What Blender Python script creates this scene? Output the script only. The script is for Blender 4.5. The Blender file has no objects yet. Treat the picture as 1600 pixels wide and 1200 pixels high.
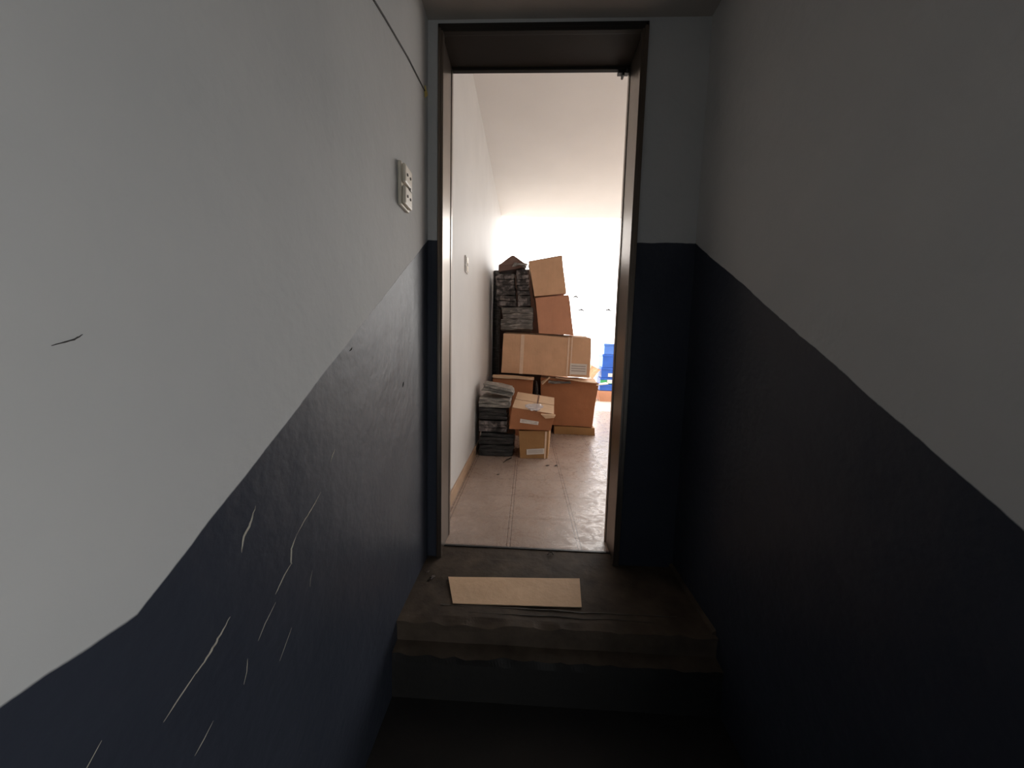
import bpy, bmesh, math, random
from mathutils import Vector, Matrix, noise
scn = bpy.context.scene
C = scn.collection

# ---------------------------------------------------------------- camera
cam_d = bpy.data.cameras.new('camera'); cam = bpy.data.objects.new('camera', cam_d); C.objects.link(cam)
cam_d.sensor_fit = 'HORIZONTAL'; cam_d.sensor_width = 36.0
cam_d.lens = 36.0*564.4/1600.0; cam_d.clip_start = 0.02
_r = Vector((0.99875, 0.043843, 0.023993)); _f = Vector((-0.041188, 0.993955, -0.10177))
_r.normalize(); _u = _r.cross(_f).normalized(); _f = _u.cross(_r)
cam.matrix_world = Matrix(((_r.x, _u.x, -_f.x, 0.3865), (_r.y, _u.y, -_f.y, -1.5406), (_r.z, _u.z, -_f.z, 0.9548), (0, 0, 0, 1)))
scn.camera = cam

# ---------------------------------------------------------------- view
scn.view_settings.view_transform = 'Standard'; scn.view_settings.look = 'None'
scn.view_settings.exposure = 0.0; scn.view_settings.gamma = 1.0; scn.view_settings.use_curve_mapping = False
try:
    scn.cycles.use_denoising = True
    scn.cycles.max_bounces = 10; scn.cycles.diffuse_bounces = 6; scn.cycles.sample_clamp_indirect = 6
except Exception: pass

# ---------------------------------------------------------------- sky and daylight
SKY = 6.0
w = bpy.data.worlds.new('sky'); scn.world = w; w.use_nodes = True
nt = w.node_tree; bg = nt.nodes['Background']
bg.inputs[1].default_value = SKY
_tc = nt.nodes.new('ShaderNodeTexCoord'); _sp = nt.nodes.new('ShaderNodeSeparateXYZ'); _mr = nt.nodes.new('ShaderNodeMapRange'); _mx = nt.nodes.new('ShaderNodeMix')
_mx.data_type = 'RGBA'; nt.links.new(_tc.outputs['Generated'], _sp.inputs[0]); nt.links.new(_sp.outputs[2], _mr.inputs[0])
_mr.inputs[1].default_value = -0.12; _mr.inputs[2].default_value = 0.04; nt.links.new(_mr.outputs[0], _mx.inputs[0])
_mx.inputs[6].default_value = (0.50, 0.465, 0.42, 1); _mx.inputs[7].default_value = (1.0, 0.965, 0.93, 1)   # sunlit ground below, bright hazy sky above
nt.links.new(_mx.outputs[2], bg.inputs[0])

def area(name, loc, direction, sx, sy, power, col, portal=False):
    l = bpy.data.lights.new(name, 'AREA'); l.shape = 'RECTANGLE'; l.size = sx; l.size_y = sy
    l.energy = power; l.color = col
    if portal: l.cycles.is_portal = True
    o = bpy.data.objects.new(name, l); C.objects.link(o); o.location = loc
    o.rotation_euler = Vector(direction).to_track_quat('-Z', 'Z').to_euler()
    return o
area('sky_portal', (2.27, 4.10, 1.44), (0, -1, 0), 4.66, 2.84, 1, (1, 1, 1), True)
area('stair_window_daylight', (1.10, -2.75, 0.55), (-1, 0.25, 0.0), 1.0, 1.3, 7.5, (0.66, 0.84, 1.0))

# ---------------------------------------------------------------- materials
def N(nt, t, **kw):
    n = nt.nodes.new(t)
    for k, v in kw.items(): setattr(n, k, v)
    return n
def mathn(nt, op, a, b=None, c=None):
    n = N(nt, 'ShaderNodeMath', operation=op)
    for i, v in enumerate((a, b, c)):
        if v is None: continue
        if isinstance(v, (int, float)): n.inputs[i].default_value = v
        else: nt.links.new(v, n.inputs[i])
    return n.outputs[0]
def mixc(nt, f, a, b):
    n = N(nt, 'ShaderNodeMix', data_type='RGBA')
    for s, v in ((n.inputs[0], f), (n.inputs[6], a), (n.inputs[7], b)):
        if isinstance(v, (int, float)): s.default_value = v
        elif isinstance(v, tuple): s.default_value = (*v[:3], 1)
        else: nt.links.new(v, s)
    return n.outputs[2]
def noise_t(nt, scale, detail=4, rough=0.55, vec=None, dist=0.0):
    n = N(nt, 'ShaderNodeTexNoise'); n.inputs['Scale'].default_value = scale; n.inputs['Detail'].default_value = detail
    n.inputs['Roughness'].default_value = rough; n.inputs['Distortion'].default_value = dist
    if vec is not None: nt.links.new(vec, n.inputs['Vector'])
    return n.outputs['Fac']
def ramp(nt, f, lo, hi):
    n = N(nt, 'ShaderNodeMapRange'); nt.links.new(f, n.inputs[0]); n.inputs[1].default_value = lo; n.inputs[2].default_value = hi
    return n.outputs[0]
def base(name):
    m = bpy.data.materials.new(name); m.use_nodes = True
    return m, m.node_tree, m.node_tree.nodes['Principled BSDF']
def bump(nt, b, h, strength, dist=0.01):
    n = N(nt, 'ShaderNodeBump'); n.inputs['Strength'].default_value = strength; n.inputs['Distance'].default_value = dist
    nt.links.new(h, n.inputs['Height']); nt.links.new(n.outputs[0], b.inputs['Normal'])
def simple(name, col, rough=0.6, var=0.12, scale=12, metal=0.0, bmp=0.1, bscale=60, spec=0.5, bdist=0.004, stretch=None):
    m, nt, b = base(name)
    g = N(nt, 'ShaderNodeNewGeometry')
    vec = g.outputs['Position']
    if stretch:
        mp = N(nt, 'ShaderNodeMapping'); mp.inputs['Scale'].default_value = stretch; nt.links.new(vec, mp.inputs[0]); vec = mp.outputs[0]
    f = ramp(nt, noise_t(nt, scale, vec=vec), 0.3, 0.7)
    nt.links.new(mixc(nt, f, tuple(c*(1-var) for c in col), tuple(min(1, c*(1+var)) for c in col)), b.inputs['Base Color'])
    b.inputs['Roughness'].default_value = rough; b.inputs['Metallic'].default_value = metal; b.inputs['Specular IOR Level'].default_value = spec
    if bmp: bump(nt, b, noise_t(nt, bscale, 3, vec=vec), bmp, bdist)
    return m

def stair_paint():
    m, nt, b = base('two_tone_stair_paint')
    g = N(nt, 'ShaderNodeNewGeometry'); s = N(nt, 'ShaderNodeSeparateXYZ'); nt.links.new(g.outputs['Position'], s.inputs[0])
    y = mathn(nt, 'MAXIMUM', mathn(nt, 'MINIMUM', s.outputs[1], 0.0), -1.1824)
    line = mathn(nt, 'ADD', mathn(nt, 'MULTIPLY', y, 0.6274), 1.3889)
    wob = mathn(nt, 'MULTIPLY', mathn(nt, 'SUBTRACT', noise_t(nt, 7, 5, vec=g.outputs['Position']), 0.5), 0.016)
    d = mathn(nt, 'SUBTRACT', mathn(nt, 'ADD', s.outputs[2], wob), line)
    f = ramp(nt, d, -0.0015, 0.0015)
    n1 = ramp(nt, noise_t(nt, 2.5, 5, vec=g.outputs['Position']), 0.3, 0.7)
    up = mixc(nt, n1, (0.415, 0.42, 0.42), (0.46, 0.46, 0.455))
    mp = N(nt, 'ShaderNodeMapping'); mp.inputs['Scale'].default_value = (3, 14, 3); mp.inputs['Rotation'].default_value = (0.9, 0, 0)
    nt.links.new(g.outputs['Position'], mp.inputs[0])
    scr = ramp(nt, noise_t(nt, 3, 8, 0.7, vec=mp.outputs[0]), 0.62, 0.78)
    n2 = mixc(nt, n1, (0.024, 0.028, 0.040), (0.032, 0.037, 0.051))
    dn = mixc(nt, mathn(nt, 'MULTIPLY', scr, 0.14), n2, (0.075, 0.08, 0.09))
    nt.links.new(mixc(nt, f, dn, up), b.inputs['Base Color'])
    r = N(nt, 'ShaderNodeMapRange'); nt.links.new(f, r.inputs[0]); r.inputs[3].default_value = 0.42; r.inputs[4].default_value = 0.7
    nt.links.new(r.outputs[0], b.inputs['Roughness'])
    b.inputs['Specular IOR Level'].default_value = 0.22
    h = mathn(nt, 'ADD', mathn(nt, 'MULTIPLY', noise_t(nt, 5, 4, vec=g.outputs['Position']), 1.0),
              mathn(nt, 'ADD', mathn(nt, 'MULTIPLY', noise_t(nt, 55, 3, vec=g.outputs['Position']), 0.10), mathn(nt, 'MULTIPLY', f, -0.05)))
    bump(nt, b, h, 0.35, 0.02)
    return m

def tile_floor():
    m, nt, b = base('glazed_floor_tiles')
    g = N(nt, 'ShaderNodeNewGeometry'); s = N(nt, 'ShaderNodeSeparateXYZ'); nt.links.new(g.outputs['Position'], s.inputs[0])
    def edge(v, off, sp):
        u = mathn(nt, 'DIVIDE', mathn(nt, 'SUBTRACT', v, off), sp)
        fr = mathn(nt, 'SUBTRACT', u, mathn(nt, 'FLOOR', u))
        return mathn(nt, 'MULTIPLY', mathn(nt, 'ABSOLUTE', mathn(nt, 'SUBTRACT', fr, 0.5)), sp)   # sp/2 at the joints
    def lines(e, sp):
        a = mathn(nt, 'SUBTRACT', sp/2, e)                      # distance from joint
        k1 = mathn(nt, 'LESS_THAN', mathn(nt, 'ABSOLUTE', mathn(nt, 'SUBTRACT', a, 0.0085)), 0.0024)
        return k1
    ex = edge(s.outputs[0], 0.318, 0.344); ey = edge(s.outputs[1], 0.405, 0.30)
    lx = lines(ex, 0.344); ly = mathn(nt, 'MULTIPLY', lines(ey, 0.30), 0.45)
    jn = mathn(nt, 'MAXIMUM', lx, ly)
    n1 = ramp(nt, noise_t(nt, 5, 7, 0.65, vec=g.outputs['Position'], dist=0.6), 0.32, 0.7)
    n2 = ramp(nt, noise_t(nt, 16, 8, 0.7, vec=g.outputs['Position'], dist=1.4), 0.42, 0.62)
    c = mixc(nt, n1, (0.36, 0.27, 0.225), (0.47, 0.37, 0.315))
    c = mixc(nt, mathn(nt, 'MULTIPLY', n2, 0.35), c, (0.22, 0.155, 0.12))
    c = mixc(nt, mathn(nt, 'MULTIPLY', jn, 0.8), c, (0.10, 0.06, 0.045))
    nt.links.new(c, b.inputs['Base Color'])
    rr = N(nt, 'ShaderNodeMapRange'); nt.links.new(n2, rr.inputs[0]); rr.inputs[3].default_value = 0.22; rr.inputs[4].default_value = 0.5
    nt.links.new(rr.outputs[0], b.inputs['Roughness'])
    h = mathn(nt, 'SUBTRACT', mathn(nt, 'MULTIPLY', noise_t(nt, 38, 6, 0.7, vec=g.outputs['Position'], dist=2.0), 0.6), jn)
    bump(nt, b, h, 0.5, 0.003)
    return m

def cardboard(name, col, var=0.1):
    m, nt, b = base(name)
    tc = N(nt, 'ShaderNodeTexCoord')
    f = ramp(nt, noise_t(nt, 4, 6, 0.6, vec=tc.outputs['Object']), 0.3, 0.7)
    mp = N(nt, 'ShaderNodeMapping'); mp.inputs['Scale'].default_value = (60, 60, 2); nt.links.new(tc.outputs['Object'], mp.inputs[0])
    g = noise_t(nt, 2, 3, vec=mp.outputs[0])
    c = mixc(nt, f, tuple(x*(1-var) for x in col), tuple(x*(1+var) for x in col))
    c = mixc(nt, mathn(nt, 'MULTIPLY', ramp(nt, g, 0.4, 0.8), 0.12), c, tuple(x*0.6 for x in col))
    nt.links.new(c, b.inputs['Base Color']); b.inputs['Roughness'].default_value = 0.75; b.inputs['Specular IOR Level'].default_value = 0.3
    bump(nt, b, noise_t(nt, 9, 5, vec=tc.outputs['Object']), 0.5, 0.012)
    return m

def film(name, c1, c2, rough=0.28, seed=0.0, stretch=(1, 1, 6)):
    m, nt, b = base(name)
    tc = N(nt, 'ShaderNodeTexCoord')
    mp = N(nt, 'ShaderNodeMapping'); mp.inputs['Scale'].default_value = stretch; mp.inputs['Location'].default_value = (seed, seed, 0)
    mp.inputs['Rotation'].default_value = (0.2, 0.35, 0.3)
    nt.links.new(tc.outputs['Object'], mp.inputs[0])
    n = noise_t(nt, 9, 7, 0.65, vec=mp.outputs[0], dist=0.8)
    nt.links.new(mixc(nt, ramp(nt, n, 0.47, 0.68), c1, c2), b.inputs['Base Color'])
    b.inputs['Roughness'].default_value = rough
    bump(nt, b, noise_t(nt, 14, 5, 0.7, vec=mp.outputs[0], dist=0.5), 1.0, 0.02)
    return m

def clear_film():
    m, nt, b = base('clear_plastic')
    b.inputs['Base Color'].default_value = (0.8, 0.78, 0.82, 1); b.inputs['Roughness'].default_value = 0.2
    b.inputs['Alpha'].default_value = 0.5
    tc = N(nt, 'ShaderNodeTexCoord'); bump(nt, b, noise_t(nt, 40, 4, vec=tc.outputs['Object']), 0.8, 0.01)
    return m

M = dict(
    stair=stair_paint(), tile=tile_floor(),
    ceil_s=simple('stair_ceiling_paint', (0.34, 0.31, 0.28), 0.8, 0.1, 3),
    room=simple('storeroom_wall_paint', (0.55, 0.535, 0.52), 0.6, 0.04, 3, bmp=0.15, bscale=20),
    ceil=simple('storeroom_ceiling_paint', (0.72, 0.70, 0.68), 0.8, 0.03, 2),
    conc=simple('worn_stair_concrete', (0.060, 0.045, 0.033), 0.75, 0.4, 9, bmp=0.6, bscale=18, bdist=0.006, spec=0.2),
    skirt=simple('tan_tile_skirting', (0.46, 0.31, 0.20), 0.35, 0.1, 10),
    terr=simple('terrace_screed', (0.50, 0.45, 0.39), 0.7, 0.06, 6),
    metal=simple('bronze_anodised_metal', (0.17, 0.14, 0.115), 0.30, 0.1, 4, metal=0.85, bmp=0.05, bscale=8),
    flight_shade=simple('stair_shade_black', (0.008, 0.007, 0.006), 0.6, 0.3, 9, bmp=0.5, bscale=22),  # near-black stands in for the shade over the lower flight
    header_shade=simple('shaded_header_bronze', (0.022, 0.019, 0.016), 0.6, 0.1, 4, metal=0.0, bmp=0.05, spec=0.15),  # frame metal darkened, shade under the header put into the colour
    black=simple('black_rubber', (0.012, 0.012, 0.013), 0.5, 0.1, 10),
    steel=simple('grey_steel', (0.35, 0.34, 0.33), 0.35, 0.15, 20, metal=0.9),
    ivory=simple('aged_ivory_plastic', (0.66, 0.60, 0.50), 0.4, 0.06, 20, bmp=0.0),
    hole=simple('socket_recess', (0.05, 0.04, 0.03), 0.7, 0.1, 20),
    plaster=simple('bare_plaster', (0.34, 0.31, 0.26), 0.85, 0.2, 40, bmp=0.6),
    crack=simple('dark_crack', (0.05, 0.048, 0.045), 0.8, 0.2, 40),
    cb1=cardboard('tan_cardboard', (0.68, 0.41, 0.25)),
    cb2=cardboard('red_brown_cardboard', (0.60, 0.29, 0.175)),
    cb5=cardboard('low_shade_red_brown', (0.40, 0.165, 0.075)),  # red brown darkened for the weaker light low in the stack
    cb3=cardboard('light_cardboard', (0.66, 0.45, 0.29)),
    cb4=cardboard('ochre_cardboard', (0.37, 0.20, 0.08)),
    tape=simple('clear_brown_tape', (0.78, 0.56, 0.40), 0.25, 0.05, 20, bmp=0),
    dtape=simple('dark_brown_tape', (0.16, 0.09, 0.07), 0.3, 0.05, 20, bmp=0),
    dkbox=cardboard('gap_filler_cardboard', (0.07, 0.045, 0.038)),  # even dark colour of the added boxes behind the stack
    label=simple('white_paper_label', (0.70, 0.64, 0.58), 0.7, 0.04, 30, bmp=0),
    ink=simple('grey_print', (0.33, 0.27, 0.24), 0.7, 0.04, 30, bmp=0),
    bk1=film('charcoal_plastic_film', (0.022, 0.022, 0.022), (0.10, 0.098, 0.095), 0.4, 0.0),
    bk2=film('black_wrap_with_grey_folds', (0.020, 0.015, 0.014), (0.34, 0.30, 0.29), 0.35, 3.1, (1.6, 1.6, 1.6)),
    slv=film('silver_grey_film', (0.22, 0.21, 0.19), (0.68, 0.63, 0.57), 0.35, 1.7, (1, 1, 5)),
    gry=film('grey_streaked_film', (0.12, 0.11, 0.10), (0.50, 0.46, 0.43), 0.35, 5.2, (1, 1, 6)),
    clear=clear_film(),
    blue=simple('bright_blue_plastic', (0.035, 0.14, 0.60), 0.4, 0.1, 6, bmp=0),
    lblue=simple('pale_blue_plastic', (0.10, 0.25, 0.75), 0.4, 0.1, 6, bmp=0),
    green=simple('green_print', (0.06, 0.42, 0.16), 0.5, 0.1, 6, bmp=0),
    yellow=simple('yellow_strap', (0.62, 0.48, 0.16), 0.5, 0.1, 6, bmp=0),
    white=simple('white_paper', (0.8, 0.79, 0.77), 0.6, 0.05, 10),
    dirt=simple('dark_litter', (0.05, 0.035, 0.028), 0.8, 0.3, 60),
)

# ---------------------------------------------------------------- mesh helpers
def tag(o, label=None, cat=None, group=None, kind=None):
    for k, v in (('label', label), ('category', cat), ('group', group), ('kind', kind)):
        if v: o[k] = v
    return o
def link(name, bm, mat, parent=None, loc=None, bevel=0.0, smooth=False, seg=2):
    """world-space bmesh -> object whose origin sits at loc (or the parent's origin)"""
    if loc is None: loc = Vector(parent.location) if parent else Vector((0, 0, 0))
    loc = Vector(loc)
    bmesh.ops.recalc_face_normals(bm, faces=bm.faces)
    me = bpy.data.meshes.new(name)
    for v in bm.verts: v.co -= loc
    if smooth:
        for f in bm.faces: f.smooth = True
    bm.to_mesh(me); bm.free()
    me.materials.append(mat)
    o = bpy.data.objects.new(name, me); C.objects.link(o)
    if parent:
        o.parent = parent
        p = parent; base_l = Vector((0, 0, 0))
        while p: base_l += Vector(p.location); p = p.parent
        o.location = loc - base_l
    else: o.location = loc
    if bevel:
        md = o.modifiers.new('bevel', 'BEVEL'); md.width = bevel; md.segments = seg; md.limit_method = 'ANGLE'; md.angle_limit = 0.7
    return o
def empty(name, loc, label, cat, group=None, kind=None):
    o = bpy.data.objects.new(name, None); C.objects.link(o); o.location = loc; o.empty_display_size = 0.05
    return tag(o, label, cat, group, kind)
def hexa(bm, c, n=1, amp=0.0, seed=0, fr=5.0, thin=False):
    """c: 8 corners, (x0y0z0, x1y0z0, x1y1z0, x0y1z0, then the same four on top)"""
    c = [Vector(p) for p in c]
    vs = [bm.verts.new(p) for p in c]
    fs = [bm.faces.new([vs[i] for i in q]) for q in ((0,3,2,1),(4,5,6,7),(0,1,5,4),(1,2,6,5),(2,3,7,6),(3,0,4,7))]
    if n > 1:
        es = list({e for f in fs for e in f.edges})
        r = bmesh.ops.subdivide_edges(bm, edges=es, cuts=n-1, use_grid_fill=True)
        if amp:
            new = set(vs)
            for g in r['geom_inner'] + r['geom_split']:
                if isinstance(g, bmesh.types.BMVert): new.add(g)
                elif isinstance(g, bmesh.types.BMEdge): new.update(g.verts)
            for v in new:
                if v.is_valid:
                    d = noise.noise_vector(v.co*fr + Vector((seed*3.7, seed*1.3, seed)))
                    if thin: d = Vector((0.15*d.x, 0.15*d.y, noise.noise(Vector((v.co.x*fr, v.co.y*fr, seed)))))
                    v.co += d*amp
    return vs
def bx(bm, x0, x1, y0, y1, z0, z1, n=1, amp=0, seed=0):
    return hexa(bm, ((x0,y0,z0),(x1,y0,z0),(x1,y1,z0),(x0,y1,z0),(x0,y0,z1),(x1,y0,z1),(x1,y1,z1),(x0,y1,z1)), n, amp, seed)
def nb(): return bmesh.new()
def box_obj(name, dims, mat, parent=None, loc=None, bevel=0, **k):
    bm = nb(); bx(bm, *dims, **k)
    return link(name, bm, mat, parent, loc, bevel)
def tube(bm, pts, r, seg=8):
    pts = [Vector(p) for p in pts]; rings = []
    for i, p in enumerate(pts):
        t = (pts[min(i+1, len(pts)-1)] - pts[max(i-1, 0)]).normalized()
        a = t.orthogonal().normalized() if i == 0 else (rings_a - t*rings_a.dot(t)).normalized()
        rings_a = a; b = t.cross(a)
        rr = r[i] if isinstance(r, (list, tuple)) else r
        rings.append([bm.verts.new(p + (a*math.cos(k*2*math.pi/seg) + b*math.sin(k*2*math.pi/seg))*rr) for k in range(seg)])
    for i in range(len(rings)-1):
        for k in range(seg): bm.faces.new((rings[i][k], rings[i][(k+1)%seg], rings[i+1][(k+1)%seg], rings[i+1][k]))
    bm.faces.new(rings[0][::-1]); bm.faces.new(rings[-1])
def disc(bm, c, r, axis, depth, seg=16):
    axis = Vector(axis).normalized(); tube(bm, (Vector(c) - axis*depth/2, Vector(c) + axis*depth/2), r, seg)

# ---------------------------------------------------------------- the setting
XL, XR, W, H = -0.0425, 1.0514, 0.815, 2.2
LOW = -0.74
def struct(name, boxes, mat, parent=None, **k):
    bm = nb()
    for b in boxes: bx(bm, *b)
    o = link(name, bm, mat, parent, **k)
    return tag(o, kind='structure') if parent is None else o
wl = struct('wall_left', [(XL-0.16, XL, -4.0, 0.0, LOW-0.1, 2.5)], M['stair'])
wr = struct('wall_right', [(XR, XR+0.16, -2.05, 0.0, LOW-0.1, 2.5), (XR, XR+0.16, -4.0, -3.45, LOW-0.1, 2.5),
                      (XR, XR+0.16, -3.45, -2.05, LOW-0.1, 0.05), (XR, XR+0.16, -3.45, -2.05, 1.45, 2.5)], M['stair'])
struct('wall_back', [(XL-0.16, XR+0.16, -4.12, -4.0, LOW-0.1, 2.5)], M['stair'])
struct('wall_front', [(XL-0.16, 0.0, 0.0, 0.2, LOW-0.1, 3.0), (W, 4.8, 0.0, 0.2, LOW-0.1, 3.0), (0.0, W, 0.0, 0.2, H, 3.0)], M['stair'])
struct('ceiling', [(XL-0.16, XR+0.16, -4.12, 0.0, 2.2249, 2.36)], M['ceil_s'])
struct('wall_storeroom_left', [(-0.25, -0.057, 0.2, 3.98, -0.1, 3.0)], M['room'])
struct('wall_storeroom_right', [(4.6, 4.8, 0.2, 4.05, -0.1, 3.0)], M['room'])
struct('wall_storeroom_front', [(W+0.012, 4.6, 0.2, 0.212, 0.0, 2.87), (0.0, W+0.012, 0.2, 0.212, H+0.01, 2.87), (-0.057, -0.012, 0.2, 0.212, 0, 2.87)], M['room'])
struct('ceiling_storeroom', [(-0.25, 4.8, 0.2, 4.05, 2.87, 3.0)], M['ceil'])
struct('floor_storeroom', [(-0.057, 4.6, 0.2, 4.05, -0.12, 0.0), (0.0, W, 0.1, 0.2, -0.12, 0.0)], M['tile'])
struct('floor_terrace', [(-1.5, 5.8, 4.05, 6.4, -0.14, -0.012)], M['terr'])
struct('baseboard_left', [(-0.057, -0.045, 0.2, 3.98, 0.0, 0.078)], M['skirt'], bevel=0.003)
struct('trim_threshold', [(0.0, W, 0.088, 0.1, -0.05, 0.004)], M['black'])

# landing and stairs, worn concrete with uneven nosings, lower flight darkened for shade
def steps():
    bm = nb()
    prof = [(0.088, 0.0), (-0.39, 0.0), (-0.388, -0.075), (-0.438, -0.08), (-0.442, -0.24), (-0.76, -0.245), (-0.765, -0.41),
            (-1.02, -0.41), (-1.025, -0.575), (-1.28, -0.575), (-1.285, LOW)]
    NX = 110; pts = []
    for i in range(len(prof)-1):
        (a, b), (c, d) = prof[i], prof[i+1]
        k = 44 if i in (0,) else (5 if i < 5 else 3)
        for j in range(k): pts.append((a+(c-a)*j/k, b+(d-b)*j/k))
    pts.append(prof[-1])
    g = []
    for (y, z) in pts:
        row = []
        for i in range(NX+1):
            x = XL - 0.01 + (XR - XL + 0.02)*i/NX
            e = 0.0
            for (ny, nz) in ((-0.39, 0.0), (-0.44, -0.08)):
                dd = math.hypot(y-ny, z-nz)
                e = max(e, max(0, 1 - dd/0.03))
            wv = noise.noise(Vector((x*6, ny, 0.3)))*0.008 + noise.noise(Vector((x*19, 2, z*9)))*0.008
            yy = y + e*wv; zz = z - e*abs(noise.noise(Vector((x*11, 5.5, y*7))))*0.018 + noise.noise(Vector((x*5, y*8, 9)))*0.002
            if y > 0.0: zz = min(zz, 0.0)
            row.append(bm.verts.new((x, yy, zz)))
        g.append(row)
    for i in range(len(g)-1):
        for j in range(NX):
            f = bm.faces.new((g[i][j], g[i][j+1], g[i+1][j+1], g[i+1][j]))
            if g[i][j].co.y < -0.425 and pts[i+1][1] < -0.081: f.material_index = 1  # below the second nosing the shade is in the colour
    # underside, so the flight has body
    lo = [[bm.verts.new((r[j].co.x, r[j].co.y, LOW-0.08)) for j in (0, NX)] for r in (g[0], g[-1])]
    bm.faces.new((lo[0][0], lo[0][1], lo[1][1], lo[1][0]))
    o = link('floor_landing_stairs', bm, M['conc'], smooth=False)
    o.data.materials.append(M['flight_shade'])
    return tag(o, kind='structure')
st = steps()
struct('floor', [(XL-0.16, XR+0.16, -4.12, -1.27, LOW-0.1, LOW)], M['flight_shade'])
# rough cement skirting up the side walls of the landing
bm = nb()
hexa(bm, ((XR-0.012,-0.38,0),(XR,-0.38,0),(XR,0,0),(XR-0.012,0,0),(XR-0.012,-0.38,0.010),(XR,-0.38,0.016),(XR,0,0.02),(XR-0.012,0,0.014)), 8, 0.004, 2)
tag(link('baseboard_landing_right', bm, M['conc']), kind='structure')

# stairwell window behind the camera
wn = empty('window_2', (XR, -2.75, 0.05), None, None, None, 'structure')
bm = nb()
for b in ((XR+0.02, XR+0.06, -3.45, -2.05, 0.05, 0.10), (XR+0.02, XR+0.06, -3.45, -2.05, 1.40, 1.45), (XR+0.02, XR+0.06, -3.45, -3.41, 0.10, 1.40), (XR+0.02, XR+0.06, -2.09, -2.05, 0.10, 1.40)): bx(bm, *b)
link('window_frame', bm, M['metal'], wn)

# ---------------------------------------------------------------- door frame
df = empty('door_1', (0, 0, 0), None, None, None, 'structure')
def jamb(x0, x1, inner, name):
    bm = nb()
    bx(bm, x0, x1, -0.012, 0.212, 0.0, H)
    # flange on the front and a stop strip along the middle of the reveal
    s = 1 if inner > 0 else -1
    xi = x1 if s > 0 else x0
    bx(bm, min(xi, xi+s*0.010), max(xi, xi+s*0.010), -0.012, 0.012, 0.0, H-0.02)
    bx(bm, min(xi, xi+s*0.003), max(xi, xi+s*0.003), 0.185, 0.212, 0.0, H-0.02)
    link(name, bm, M['metal'], df, bevel=0.0025)
jamb(0.0, 0.012, 1, 'jamb'); jamb(W-0.016, W, -1, 'jamb')
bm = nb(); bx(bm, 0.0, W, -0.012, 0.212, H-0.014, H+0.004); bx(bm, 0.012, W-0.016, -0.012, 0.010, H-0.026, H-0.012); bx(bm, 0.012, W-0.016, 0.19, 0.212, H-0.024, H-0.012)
link('header', bm, M['header_shade'], df, bevel=0.0025)
# hinge leaf / closer bracket left at the top
cb = empty('door_bracket', (0.775, 0.2, H-0.03), 'small dark metal bracket under the right end of the door header', 'bracket')
bm = nb(); bx(bm, 0.748, 0.795, 0.19, 0.215, H-0.038, H-0.0245); bx(bm, 0.765, 0.775, 0.185, 0.215, H-0.052, H-0.036)
link('bracket_plate', bm, M['black'], cb, bevel=0.002)
bm = nb(); disc(bm, (0.785, 0.188, H-0.031), 0.004, (0,1,0), 0.008); link('screw', bm, M['steel'], cb)

# storeroom glazing: steel grille in the wide opening
wg = empty('window_1', (1.57, 4.0, 0.0), None, None, None, 'structure')
bm = nb()
bx(bm, 4.54, 4.6, 3.98, 4.05, 0, 2.87)
link('window_frame', bm, M['white'], wg)
bm = nb()
for x in (0.96, 1.29, 1.62, 1.95):
    tube(bm, ((x, 6.0, -0.012), (x, 6.0, 2.3)), 0.003, 6)
for z in (1.55, 1.95): tube(bm, ((0.4, 6.0, z), (2.6, 6.0, z)), 0.003, 6)
gr = empty('terrace_grille', (1.5, 6.0, 0), 'thin wire grille with small knots against the bright daylight', 'grille')
link('bars', bm, M['white'], gr)
for x, z in ((1.33, 2.0), (1.45, 1.74), (2.0, 1.75), (2.32, 2.02), (2.30, 1.75), (2.28, 1.5)):
    bm = nb(); tube(bm, ((x-0.06, 6.0, z-0.01), (x, 5.99, z+0.01), (x+0.06, 6.0, z-0.02)), [0.008, 0.02, 0.008], 6); link('knot', bm, M['crack'], gr)

# ---------------------------------------------------------------- things on the stair walls
so = empty('wall_socket', (XL, -0.31, 1.41), 'ivory double socket outlet on the left stair wall beside the doorway', 'socket')
box_obj('back_plate', (XL, XL+0.012, -0.352, -0.268, 1.40, 1.535), M['ivory'], so, bevel=0.004)
for z0, z1 in ((1.405, 1.464), (1.471, 1.530)):
    f = box_obj('socket_face', (XL+0.012, XL+0.024, -0.346, -0.274, z0, z1), M['ivory'], so, bevel=0.006)
    zc = (z0+z1)/2
    for yy in (-0.325, -0.297):
        bm = nb(); disc(bm, (XL+0.0245, yy, zc), 0.0045, (1,0,0), 0.003); link('pin_hole', bm, M['hole'], f, loc=(XL, -0.31, 1.41))
bm = nb(); disc(bm, (XL+0.022, -0.29, 1.4675), 0.006, (1,0,0), 0.006); link('screw', bm, M['steel'], so)

# thin cable running up the left wall to the door frame
bm = nb()
pts = [(XL+0.003, -0.03, 1.935), (XL+0.003, -0.10, 1.925), (XL+0.003, -0.25, 1.905), (XL+0.003, -0.45, 1.862), (XL+0.003, -0.60, 1.825), (XL+0.003, -0.9, 1.76), (XL+0.003, -1.6, 1.62)]
tube(bm, pts, 0.0025, 6)
tag(link('wall_cable', bm, M['crack'], loc=pts[0]), 'thin dark cable running up the left stair wall towards the doorway', 'cable')
bm = nb(); bx(bm, XL, XL+0.008, -0.055, -0.03, 1.928, 1.94); bx(bm, XL+0.0, XL+0.005, -0.048, -0.04, 1.915, 1.955)
tag(link('cable_clip', bm, M['yellow'], loc=(XL, -0.04, 1.93), bevel=0.001), 'small pale clip holding the end of the cable near the doorway corner', 'clip')

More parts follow.
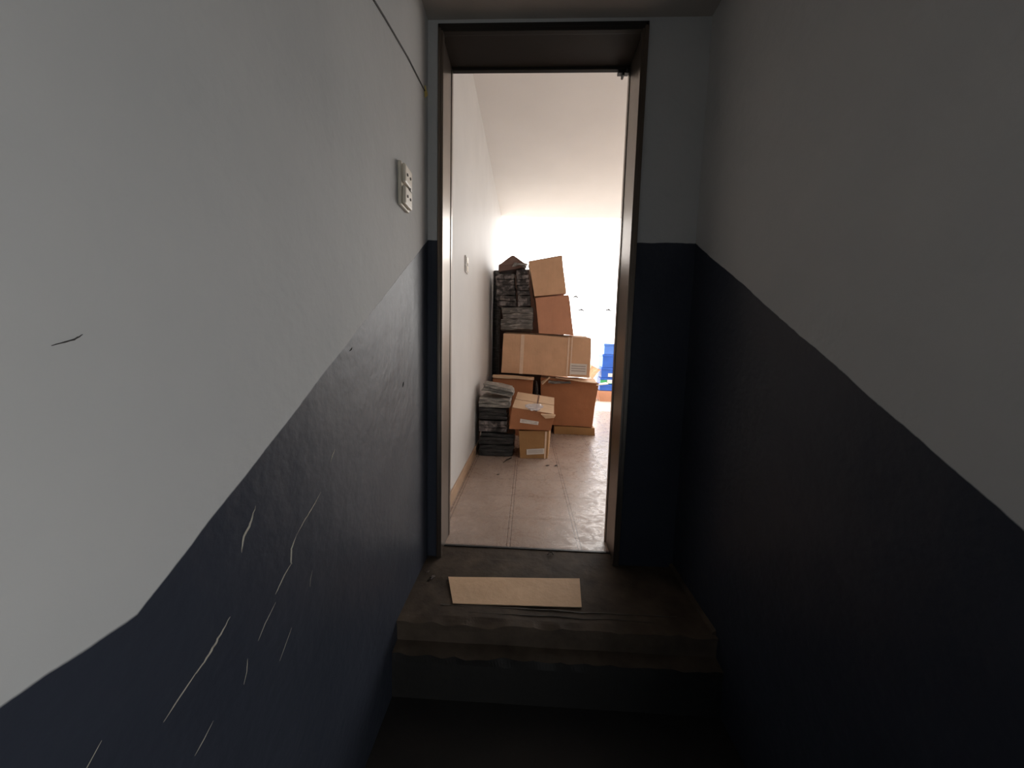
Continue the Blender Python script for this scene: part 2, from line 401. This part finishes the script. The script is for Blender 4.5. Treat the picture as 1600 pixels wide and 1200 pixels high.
# peeled paint: slim curled flakes standing off the dado
def flake(pts, wmax, mat, seed=0, off=0.004):
    """pts (y, z) along the flake"""
    bm = nb(); n = len(pts); k = 5; L = []; 
    fine = []
    for i in range(n-1):
        for j in range(k):
            t = j/k; fine.append(((pts[i][0]*(1-t)+pts[i+1][0]*t), (pts[i][1]*(1-t)+pts[i+1][1]*t)))
    fine.append(pts[-1]); m = len(fine); prev = None
    for i, (y, z) in enumerate(fine):
        a = fine[max(0, i-1)]; b = fine[min(m-1, i+1)]
        d = Vector((b[0]-a[0], b[1]-a[1])).normalized(); nx, nz = -d.y, d.x
        t = i/(m-1); wd = 0.5*wmax*(math.sin(math.pi*t)**0.8)*(0.6+0.6*abs(noise.noise(Vector((i*0.5, seed, 0))))) + 0.0003
        jt = noise.noise(Vector((i*0.7, seed, 4)))*wmax*0.5
        y += nx*jt; z += nz*jt
        row = [bm.verts.new((XL+0.0003, y-nx*wd, z-nz*wd)), bm.verts.new((XL+min(off, wmax*0.5)*math.sin(math.pi*t)+0.0005, y, z)), bm.verts.new((XL+0.0003, y+nx*wd, z+nz*wd))]
        if prev:
            for q in (0, 1): bm.faces.new((prev[q], prev[q+1], row[q+1], row[q]))
            bm.faces.new((prev[0], row[0], row[2], prev[2]))
        prev = row
    return link('paint_crack', bm, mat, wl, loc=(0, 0, 0))
P = M['plaster']
flake([(-1.003, 0.692), (-1.016, 0.668), (-1.030, 0.655), (-1.036, 0.632)], 0.0042, P, 1)
flake([(-0.762, 0.716), (-0.775, 0.703), (-0.782, 0.692)], 0.0028, P, 2)
flake([(-0.822, 0.640), (-0.850, 0.622), (-0.885, 0.604), (-0.905, 0.590)], 0.0022, P, 3)
flake([(-0.905, 0.592), (-0.922, 0.572), (-0.925, 0.548), (-0.922, 0.542)], 0.0032, P, 4)
flake([(-0.922, 0.545), (-0.945, 0.534), (-0.968, 0.515)], 0.0022, P, 5)
flake([(-0.968, 0.50), (-0.995, 0.482), (-1.012, 0.465)], 0.0011, P, 6)
flake([(-1.062, 0.548), (-1.085, 0.532), (-1.10, 0.522), (-1.12, 0.512)], 0.0036, P, 7)
flake([(-1.11, 0.518), (-1.14, 0.505), (-1.165, 0.492)], 0.0018, P, 8)
flake([(-1.035, 0.455), (-1.038, 0.435), (-1.045, 0.42)], 0.0007, P, 9)
flake([(-1.10, 0.42), (-1.115, 0.41), (-1.13, 0.402)], 0.0009, P, 10)
flake([(-1.225, 0.54), (-1.245, 0.52), (-1.26, 0.50)], 0.0009, P, 11)
flake([(-0.86, 0.49), (-0.868, 0.475), (-0.87, 0.46)], 0.0007, P, 12)
flake([(-0.93, 0.42), (-0.95, 0.40), (-0.965, 0.385)], 0.0007, P, 13)
flake([(-1.208, 0.957), (-1.215, 0.952), (-1.232, 0.946)], 0.0012, M['crack'], 14, 0.002)
flake([(-0.672, 0.945), (-0.679, 0.938), (-0.686, 0.936)], 0.0035, M['crack'], 15, 0.002)
flake([(-0.306, 0.826), (-0.312, 0.818), (-0.318, 0.806)], 0.004, M['crack'], 16, 0.002)

# storeroom wall: small pale switch plate
sw = empty('wall_switch', (-0.057, 1.0, 1.46), 'small pale switch plate on the left wall of the storeroom', 'switch')
box_obj('switch_plate', (-0.057, -0.047, 0.955, 1.045, 1.455, 1.565), M['white'], sw, bevel=0.003)
for z in (1.482, 1.538):
    box_obj('rocker', (-0.047, -0.043, 0.968, 1.032, z-0.02, z+0.02), M['ivory'], sw, bevel=0.002)
box_obj('seam', (-0.0472, -0.0455, 0.965, 1.035, 1.508, 1.512), M['hole'], sw)

# ---------------------------------------------------------------- cartons
def lerp(a, b, t): return Vector(a)*(1-t) + Vector(b)*t
def fp(c, u, v, off=0.0):
    """a point on the front face (u to the right, v up)"""
    p = lerp(lerp(c[0], c[1], u), lerp(c[4], c[5], u), v)
    n = (Vector(c[1])-Vector(c[0])).cross(Vector(c[4])-Vector(c[0])).normalized()
    return p + n*off
def topp(c, u, v, off=0.0):
    p = lerp(lerp(c[4], c[5], u), lerp(c[7], c[6], u), v)
    n = (Vector(c[5])-Vector(c[4])).cross(Vector(c[7])-Vector(c[4])).normalized()
    return p + n*off
def plate(fn, c, u0, u1, v0, v1, t, name, mat, parent, off=0.0015, skew=0.0):
    bm = nb()
    pts = [fn(c, u0, v0, off), fn(c, u1, v0+skew, off), fn(c, u1, v1+skew, off), fn(c, u0, v1, off)]
    hi = [fn(c, u0, v0, off+t), fn(c, u1, v0+skew, off+t), fn(c, u1, v1+skew, off+t), fn(c, u0, v1, off+t)]
    hexa(bm, pts+hi)
    return link(name, bm, mat, parent, loc=parent.location if not parent.parent else parent.parent.location)
def carton(corners, mat, label, seed=1, amp=0.006, tape_top=None, tapes=(), labels=(), name='cardboard_box', group=None, flap_mat=None, topseam=True):
    c = [Vector(p) for p in corners]
    b = (c[0]+c[1]+c[2]+c[3])/4
    e = empty(name, b, label, 'box', group)
    bm = nb(); hexa(bm, c, 7, amp, seed, 4.0)
    body = link('body', bm, mat, e, bevel=0.003)
    if topseam:
        plate(topp, c, 0.01, 0.99, 0.02, 0.485, 0.003, 'flap', flap_mat or mat, e, off=0.003)
        plate(topp, c, 0.01, 0.99, 0.515, 0.98, 0.003, 'flap', flap_mat or mat, e, off=0.003)
    for (u0, u1, v0, v1, m) in tapes: plate(fp, c, u0, u1, v0, v1, 0.0008, 'packing_tape', m, e, off=0.004)
    for (u0, u1, v0, v1, sk) in labels:
        l = plate(fp, c, u0, u1, v0, v1, 0.0012, 'shipping_label', M['label'], e, off=0.0055, skew=sk)
        h = v1-v0
        for q in (0.3, 0.52, 0.74):
            bm = nb(); uu0, uu1 = u0+(u1-u0)*0.08, u0+(u1-u0)*0.92
            pts = [fp(c, uu0, v0+h*q+sk*0.08, 0.0067), fp(c, uu1, v0+h*q+sk*0.92, 0.0067), fp(c, uu1, v0+h*(q+0.07)+sk*0.92, 0.0067), fp(c, uu0, v0+h*(q+0.07)+sk*0.08, 0.0067)]
            hexa(bm, pts+[p+Vector((0,-0.0006,0)) for p in pts])
            link('printed_line', bm, M['ink'], l, loc=l.location+Vector(e.location))
    return e, c
def hx(bl, br, tr, tl, depth, dx=0.0, dz=0.0, dxr=None, dzb=0.0):
    """front corners (x, y, z) and depth -> eight corners"""
    dxr = dx if dxr is None else dxr
    return [bl, br, (br[0]+dxr, br[1]+depth, br[2]+dzb), (bl[0]+dx, bl[1]+depth, bl[2]+dzb),
            tl, tr, (tr[0]+dxr, tr[1]+depth, tr[2]+dz), (tl[0]+dx, tl[1]+depth, tl[2]+dz)]

# front pair
carton(hx((0.345,1.50,0.0),(0.585,1.52,0.0),(0.592,1.53,0.24),(0.328,1.505,0.24),0.36,dx=0.04), M['cb4'],
       'small ochre cardboard box with a white label, on the tiles under the overhanging box', 3,
       tapes=((0.86,0.92,0,1,M['tape']),), labels=((0.24,0.86,0.14,0.34,0.04),), topseam=False)
e, c = carton(hx((0.243,1.49,0.258),(0.600,1.50,0.252),(0.622,1.48,0.392),(0.262,1.53,0.432),0.44,dx=0.035,dz=0.085), M['cb5'],
       'reddish box with tan top flaps and a clear bag on it, lowest pair front', 5, flap_mat=M['cb3'],
       labels=((0.24,0.68,0.34,0.54,-0.05),))
e['label'] = 'reddish cardboard box with tan top flaps and label, balanced on the small ochre box'
plate(topp, c, 0.56, 0.60, 0.0, 1.0, 0.001, 'packing_tape', M['dtape'], e, off=0.0065)
bm = nb(); hexa(bm, [c[5]+Vector((-0.11,-0.012,0.004)), c[5]+Vector((0.012,-0.012,-0.004)), c[5]+Vector((0.012,0,0.006)), c[5]+Vector((-0.11,0,0.010)),
                     c[5]+Vector((-0.07,-0.014,-0.03)), c[5]+Vector((0.0,-0.016,-0.022)), c[5]+Vector((0.0,-0.012,-0.022)), c[5]+Vector((-0.07,-0.010,-0.03))])
link('torn_flap', bm, M['cb3'], e)
# clear bag lying over the front edge of that box
bm = nb()
bmesh.ops.create_icosphere(bm, subdivisions=4, radius=1.0)
for v in bm.verts:
    n = v.co.normalized(); k = 1 + 0.25*noise.noise(n*3.0) + 0.12*noise.noise(n*9)
    v.co = Vector((0.075*n.x*k, 0.05*n.y*k, 0.020*n.z*k)); 
    if v.co.y < -0.02: v.co.z += (v.co.y+0.02)*0.9
    v.co += Vector((0.455, 1.525, 0.456))
tag(link('plastic_bag', bm, M['clear'], loc=(0.455, 1.53, 0.42), smooth=True), 'crumpled clear plastic bag lying on the front edge of the reddish box', 'bag')

# large carton of the second row on its flat base box
carton(hx((0.70,2.44,0.0),(1.155,2.42,0.0),(1.145,2.42,0.085),(0.70,2.44,0.085),0.55), M['cb4'],
       'low flat brown box on the tiles under the big reddish box', 8, topseam=False, name='flat_box')
e, c = carton(hx((0.56,2.47,0.105),(1.12,2.43,0.092),(1.165,2.43,0.585),(0.535,2.47,0.625),0.56,dx=0.03,dxr=0.045,dz=-0.01), M['cb5'],
       'big reddish brown cardboard box standing on the low flat box, under the long box', 11, 0.010, flap_mat=M['cb1'])
bm = nb()
hexa(bm, [(0.70,2.40,0.622),(1.14,2.38,0.586),(1.15,2.56,0.612),(0.70,2.58,0.632),(0.70,2.40,0.628),(1.14,2.38,0.592),(1.15,2.56,0.618),(0.70,2.58,0.638)], 7, 0.016, 3, 6)
link('flap', bm, M['cb3'], e)
bm = nb()
hexa(bm, [(0.545,2.40,0.56),(0.56,2.40,0.55),(0.56,2.6,0.60),(0.545,2.6,0.61),(0.63,2.40,0.635),(0.64,2.40,0.63),(0.64,2.6,0.635),(0.63,2.6,0.64)], 4, 0.006, 3, 6)
link('flap', bm, M['cb3'], e)
bm = nb(); hexa(bm, [(0.62,2.41,0.57),(0.86,2.40,0.572),(0.86,2.44,0.575),(0.62,2.44,0.58),(0.62,2.405,0.60),(0.86,2.40,0.592),(0.86,2.44,0.592),(0.62,2.44,0.605)], 6, 0.012, 9, 12)
link('torn_paper', bm, M['gry'], e)
bm = nb()
hexa(bm, [(1.148,2.41,0.555),(1.27,2.40,0.575),(1.27,2.5,0.585),(1.148,2.5,0.565),(1.148,2.41,0.560),(1.27,2.40,0.580),(1.27,2.5,0.590),(1.148,2.5,0.57)], 4, 0.010, 5, 9)
link('loose_paper', bm, M['white'], e)

# box behind the front pair, flaps folded over
e, c = carton(hx((0.02,2.30,0.0),(0.42,2.30,0.0),(0.455,2.30,0.61),(0.02,2.30,0.615),0.42), M['cb5'],
       'reddish box with folded pale flaps, behind the black bundles and below the long box', 14, flap_mat=M['cb3'])
bm = nb(); hexa(bm, [(0.02,2.27,0.628),(0.46,2.25,0.615),(0.46,2.40,0.622),(0.02,2.40,0.632),(0.02,2.27,0.652),(0.46,2.25,0.632),(0.46,2.40,0.636),(0.02,2.40,0.65)], 6, 0.008, 3, 6)
link('folded_flap', bm, M['cb3'], e)
bm = nb(); bmesh.ops.create_icosphere(bm, subdivisions=4, radius=1.0)
for v in bm.verts:
    n = v.co.normalized(); k = 1 + 0.35*noise.noise(n*2.6) + 0.15*noise.noise(n*8)
    v.co = Vector((0.492+0.026*n.x*k, 2.38+0.06*n.y*k, 0.30+0.27*n.z*k))  # narrow black lump filling the gap between the boxes
tag(link('black_lump', bm, M['bk1'], loc=(0.485, 2.4, 0.0), smooth=True), 'thin black lump squeezed upright between the two reddish boxes', 'bag')

# long carton
e, c = carton(hx((0.098,2.45,0.668),(1.068,2.44,0.642),(1.075,2.44,1.068),(0.112,2.45,1.098),0.44,dx=0.0,dxr=-0.04,dz=0.03), M['cb1'],
       'long tan cardboard box with two vertical tape strips and a white label', 17, 0.008, flap_mat=M['cb3'],
       tapes=((0.205,0.245,0,1,M['tape']), (0.738,0.755,0,1,M['tape']), (0.775,0.79,0,1,M['tape'])), labels=((0.775,0.965,0.06,0.34,0.0),))
plate(topp, c, 0.4, 0.99, 0.3, 0.9, 0.004, 'flap', M['cb3'], e, off=0.008)

# the two upper cartons
carton(hx((0.505,2.47,1.113),(0.882,2.46,1.094),(0.812,2.46,1.524),(0.448,2.47,1.490),0.38,dz=0.02,dzb=0.034), M['cb2'],
       'reddish box standing on the long box, right of the grey bundle', 20, 0.008)
carton(hx((0.440,2.46,1.506),(0.782,2.45,1.542),(0.722,2.44,1.935),(0.366,2.46,1.872),0.36,dz=0.02,dzb=0.022), M['cb1'],
       'topmost plain tan box of the stack, leaning to the left', 23, 0.009, tapes=())

# ---------------------------------------------------------------- plastic-wrapped bundles
def bundle(name, x0, x1, y0, depth, z0, z1, mat, label, seed, layers=4, tilt=0.0, lean=0.0, rz=0.0, amp=0.010, group=None, nd=9, straps=0, smat=None, lip=0.012):
    rnd = random.Random(seed)
    c0 = Vector(((x0+x1)/2, y0+depth/2, z0)); e = empty(name, c0, label, 'bundle', group)
    th = (z1-z0)/layers; R = Matrix.Rotation(rz, 4, 'Z')
    for i in range(layers):
        bm = nb()
        a, b = x0 + rnd.uniform(-lip, lip), x1 + rnd.uniform(-lip, lip)
        a += lean*i; b += lean*i
        ya, yb = y0 + rnd.uniform(-lip, lip), y0+depth + rnd.uniform(-lip, lip)
        za, zb = z0 + i*th, z0 + (i+1)*th + 0.001
        hexa(bm, ((a,ya,za),(b,ya,za+tilt),(b,yb,za+tilt),(a,yb,za),(a,ya,zb),(b,ya,zb+tilt),(b,yb,zb+tilt),(a,yb,zb)), nd, amp, seed+i*0.37, 9)
        bmesh.ops.smooth_vert(bm, verts=bm.verts, factor=0.35, use_axis_x=True, use_axis_y=True, use_axis_z=True)
        for v in bm.verts: v.co = c0 + R @ (v.co - c0)
        link('wrapped_layer', bm, mat, e, smooth=False, bevel=0.002)
    for s in range(straps):
        xx = x0 + (x1-x0)*(s+0.7)/(straps+0.4)
        bm = nb(); tube(bm, [(xx+0.02, y0-0.018, z0+0.01), (xx, y0-0.022, (z0+z1)/2), (xx-0.02, y0-0.018, z1+tilt*0.5)], 0.004, 6)
        link('strap', bm, smat or M['slv'], e)
    return e
fb = [(0.004,0.098,'bk1','charcoal plastic-wrapped bundle at the foot of the front pile, on the tiles',0.03),
      (0.108,0.200,'bk1','charcoal bundle second from the floor in the front pile',0.015),
      (0.215,0.315,'bk2','dark bundle with pale folds, third from the floor in the front pile',-0.005),
      (0.325,0.42,'bk1','smooth charcoal bundle beside the label of the reddish box, below the silver ones',-0.015),
      (0.432,0.51,'slv','silver grey rumpled bundle, second from the top of the front pile',-0.01),
      ]
for i, (z0, z1, m, lb, dx) in enumerate(fb):
    bundle('plastic_bundle', -0.02+dx*0.4, (0.285, 0.282, 0.225, 0.225, 0.240)[i], 1.53, 0.40, z0, z1, M[m], lb, 31+i, 3, amp=0.009, lip=0.008)
bundle('plastic_bundle', 0.0, 0.268, 1.55, 0.30, 0.568, 0.635, M['slv'], 'silver sheet bundle topmost in the front pile, tilted down to the right', 41, 5, tilt=-0.045, amp=0.006, lip=0.02)
# on the long box
bundle('plastic_bundle', 0.085, 0.435, 2.48, 0.34, 1.140, 1.380, M['gry'], 'grey streaked bundle lying on the left end of the long box', 51, 4, tilt=0.01, amp=0.012, straps=0)
bundle('plastic_bundle', 0.04, 0.245, 2.48, 0.34, 1.398, 1.742, M['bk2'], 'black wrapped bundle against the wall, under the raised cardboard flap', 61, 6, amp=0.012, lip=0.003, lean=-0.006)
bundle('plastic_bundle', 0.266, 0.402, 2.46, 0.34, 1.402, 1.79, M['bk2'], 'black wrapped bundle with pale folds pressed against the topmost tan box', 67, 7, amp=0.012, lip=0.003, lean=-0.0055)
# raised open box on top of those two bundles
e = empty('open_box', (0.18, 2.6, 1.76), 'dark open cardboard box with one flap raised to a peak, on the black bundles', 'box')
bm = nb(); hexa(bm, [(0.045,2.47,1.765),(0.30,2.47,1.812),(0.30,2.78,1.812),(0.045,2.78,1.765),(0.045,2.46,1.835),(0.34,2.46,1.84),(0.34,2.80,1.84),(0.045,2.80,1.835)], 5, 0.01, 3, 7)
link('body', bm, M['dtape'], e, bevel=0.003)
bm = nb(); hexa(bm, [(0.045,2.455,1.83),(0.34,2.45,1.84),(0.34,2.462,1.84),(0.045,2.467,1.83),(0.19,2.452,1.935),(0.215,2.452,1.93),(0.215,2.46,1.93),(0.19,2.46,1.935)], 4, 0.004, 3, 7)
link('raised_flap', bm, M['dtape'], e)
bm = nb(); hexa(bm, [(0.19,2.40,1.80),(0.34,2.40,1.82),(0.34,2.47,1.83),(0.20,2.47,1.84),(0.22,2.40,1.84),(0.35,2.40,1.79),(0.35,2.47,1.85),(0.22,2.47,1.87)], 5, 0.02, 6, 14)
link('wrapping', bm, M['gry'], e)
carton(hx((-0.02,3.07,0.0),(0.90,3.07,0.0),(0.90,3.07,0.928),(-0.02,3.07,0.928),0.4), M['dkbox'],  # two added boxes, dark, keeping daylight out of the gaps
       'added dark filler box low in the gaps behind the long box', 81, 0.002, topseam=False)
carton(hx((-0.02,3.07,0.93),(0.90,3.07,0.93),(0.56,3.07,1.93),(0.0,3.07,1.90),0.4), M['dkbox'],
       'added dark filler box behind the black bundles and the leaning boxes', 82, 0.002, topseam=False)
# tall dark cylinder filling the space between wall and stack
bm = nb(); pts = [(-0.010, 2.96, 0.0), (-0.010, 2.96, 0.7), (-0.010, 2.96, 1.4), (-0.010, 2.96, 1.87)]
tube(bm, pts, 0.045, 16)
tag(link('dark_column', bm, M['bk1'], loc=pts[0], smooth=True), 'tall thin dark column standing in the gap between wall and box stack', 'roll')

# ---------------------------------------------------------------- blue crates on the terrace
bc = [(1.74, 0.19, 0.305, 'blue', 'blue box at the bottom of the blue stack, on the brown carton'),
      (1.75, 0.31, 0.425, 'green', 'green and blue box with a white printed strip in the blue stack'),
      (1.76, 0.43, 0.615, 'blue', 'deep blue box with a white strip, third from the bottom of the blue stack'),
      (1.77, 0.62, 0.86, 'blue', 'tall mid blue box just below the pale blue one'),
      (1.79, 0.865, 1.06, 'lblue', 'pale blue box topmost in the blue stack')]
for i, (x, z0, z1, m, lb) in enumerate(bc):
    e = empty('blue_box', (x+0.3, 5.4, z0), lb, 'box')
    bm = nb(); bx(bm, x, x+0.6, 5.2, 5.6, z0, z1-0.03); link('body', bm, M[m if m != 'green' else 'blue'], e, bevel=0.006)
    bm = nb(); bx(bm, x-0.008, x+0.608, 5.192, 5.608, z1-0.035, z1); link('lid', bm, M[m if m != 'green' else 'blue'], e, bevel=0.006)
    if m == 'green': box_obj('printed_band', (x-0.004, x+0.604, 5.194, 5.20, z0+0.01, z1-0.036), M['green'], e)
    if i in (1, 2): box_obj('white_strip', (x+0.12, x+0.55, 5.186, 5.1915, z0+0.02, z0+0.085), M['white'], e)
carton(hx((1.76,5.18,-0.012),(2.4,5.18,-0.012),(2.4,5.18,0.182),(1.70,5.18,0.182),0.5), M['cb2'], 'flat brown carton on the terrace floor under the blue boxes', 71, 0.004, topseam=False)
e = empty('crushed_box', (1.62, 5.25, 0.0), 'crushed brown box standing behind the big reddish box beside the blue stack', 'box')
bm = nb(); hexa(bm, [(1.50,5.25,0.50),(1.60,5.2,0.40),(1.62,5.5,0.40),(1.50,5.5,0.5),(1.57,5.25,0.66),(1.74,5.2,0.56),(1.74,5.5,0.58),(1.57,5.5,0.66)], 4, 0.03, 5, 8)
link('body', bm, M['cb1'], e)
bm = nb(); bx(bm, 1.50, 1.62, 5.26, 5.5, -0.012, 0.46, n=4, amp=0.02, seed=4); link('lower_body', bm, M['white'], e)
bm = nb()
tube(bm, [(1.60,5.2,0.36),(1.655,5.15,0.28),(1.665,5.12,0.12),(1.65,5.1,-0.008)], 0.012, 6); tube(bm, [(1.58,5.2,0.30),(1.60,5.15,0.2),(1.61,5.12,0.08),(1.60,5.1,-0.008)], 0.012, 6)
tag(link('packing_strap', bm, M['yellow'], loc=(1.63, 5.12, 0.0), smooth=True), 'yellow packing straps hanging in a loop beside the blue stack', 'strap')

# ---------------------------------------------------------------- landing and floor litter
bm = nb(); hexa(bm, [(0.135,-0.30,0.0025),(0.612,-0.285,0.0025),(0.628,-0.118,0.0025),(0.085,-0.150,0.0025),(0.135,-0.30,0.0055),(0.612,-0.285,0.0055),(0.628,-0.118,0.0055),(0.085,-0.150,0.0055)], 9, 0.0012, 3, 12, thin=True)  # thin plate, paler than the landing around it
tag(link('flat_tan_patch', bm, M['cb3'], loc=(0.37, -0.2, 0.0)), 'thin flat tan patch on the stair landing before the doorway', 'sheet')
e = empty('landing_crack', (0.3, -0.31, 0), None, None, None, 'structure')
for (ya, xa, xb, sd, wd_) in ((-0.305, 0.09, 0.95, 3, 0.0022), (-0.335, 0.2, 0.85, 7, 0.0012)):
    bm = nb(); prev = None
    for i in range(60):
        x = xa + (xb-xa)*i/59; yy = ya + 0.006*noise.noise(Vector((x*9, sd, 0))); ww = wd_*(0.5+abs(noise.noise(Vector((x*14, sd, 5))))*2)
        row = [bm.verts.new((x, yy-ww, 0.0018)), bm.verts.new((x, yy+ww, 0.0018)), bm.verts.new((x, yy+ww, -0.003)), bm.verts.new((x, yy-ww, -0.003))]
        if prev:
            for q in range(4): bm.faces.new((prev[q], prev[(q+1)%4], row[(q+1)%4], row[q]))
        prev = row
    link('crack', bm, M['hole'], e)
def crumb(x, y, s, seed, lab, ang=0.0, z=0.0):
    bm = nb(); bmesh.ops.create_icosphere(bm, subdivisions=2, radius=1.0)
    for v in bm.verts:
        k = 1+0.5*noise.noise(v.co*2+Vector((seed, 0, 0)))
        p = Vector((v.co.x*s*k, v.co.y*s*0.45*k, (v.co.z+0.9)*s*0.22*k)); p.rotate(Matrix.Rotation(ang, 3, 'Z')); v.co = p + Vector((x, y, z))
    tag(link('debris', bm, M['dirt'], loc=(x, y, z)), lab, 'debris')
crumb(0.572, 1.33, 0.016, 1, 'dark crumb on the tiles before the ochre box, left of two', 0.5)
crumb(0.642, 1.335, 0.016, 2, 'dark crumb on the tiles before the ochre box, right of two', 0.8)
crumb(0.19, 1.08, 0.014, 3, 'lone small dark crumb on the left tiles before the black bundles', 0.8)
crumb(0.02, -0.155, 0.018, 4, 'dark lump on the landing in the left corner beside the jamb', 1.1)
crumb(-0.01, -0.12, 0.010, 5, 'little dark crumb against the left wall on the landing', 1.1)
bm = nb(); tube(bm, [(0.21,1.36,0.004),(0.235,1.43,0.006),(0.27,1.49,0.008)], [0.003,0.006,0.004], 6)
tag(link('twig', bm, M['dirt'], loc=(0.23, 1.42, 0.0)), 'short dark twig on the tiles in front of the black bundles', 'twig')
bm = nb(); tube(bm, [(0.505,0.045,0.006),(0.512,0.06,0.010),(0.525,0.062,0.010),(0.53,0.048,0.006)], 0.003, 6)
tag(link('wire_loop', bm, M['dirt'], loc=(0.515, 0.05, 0.0)), 'tiny bent wire loop on the threshold concrete', 'wire')
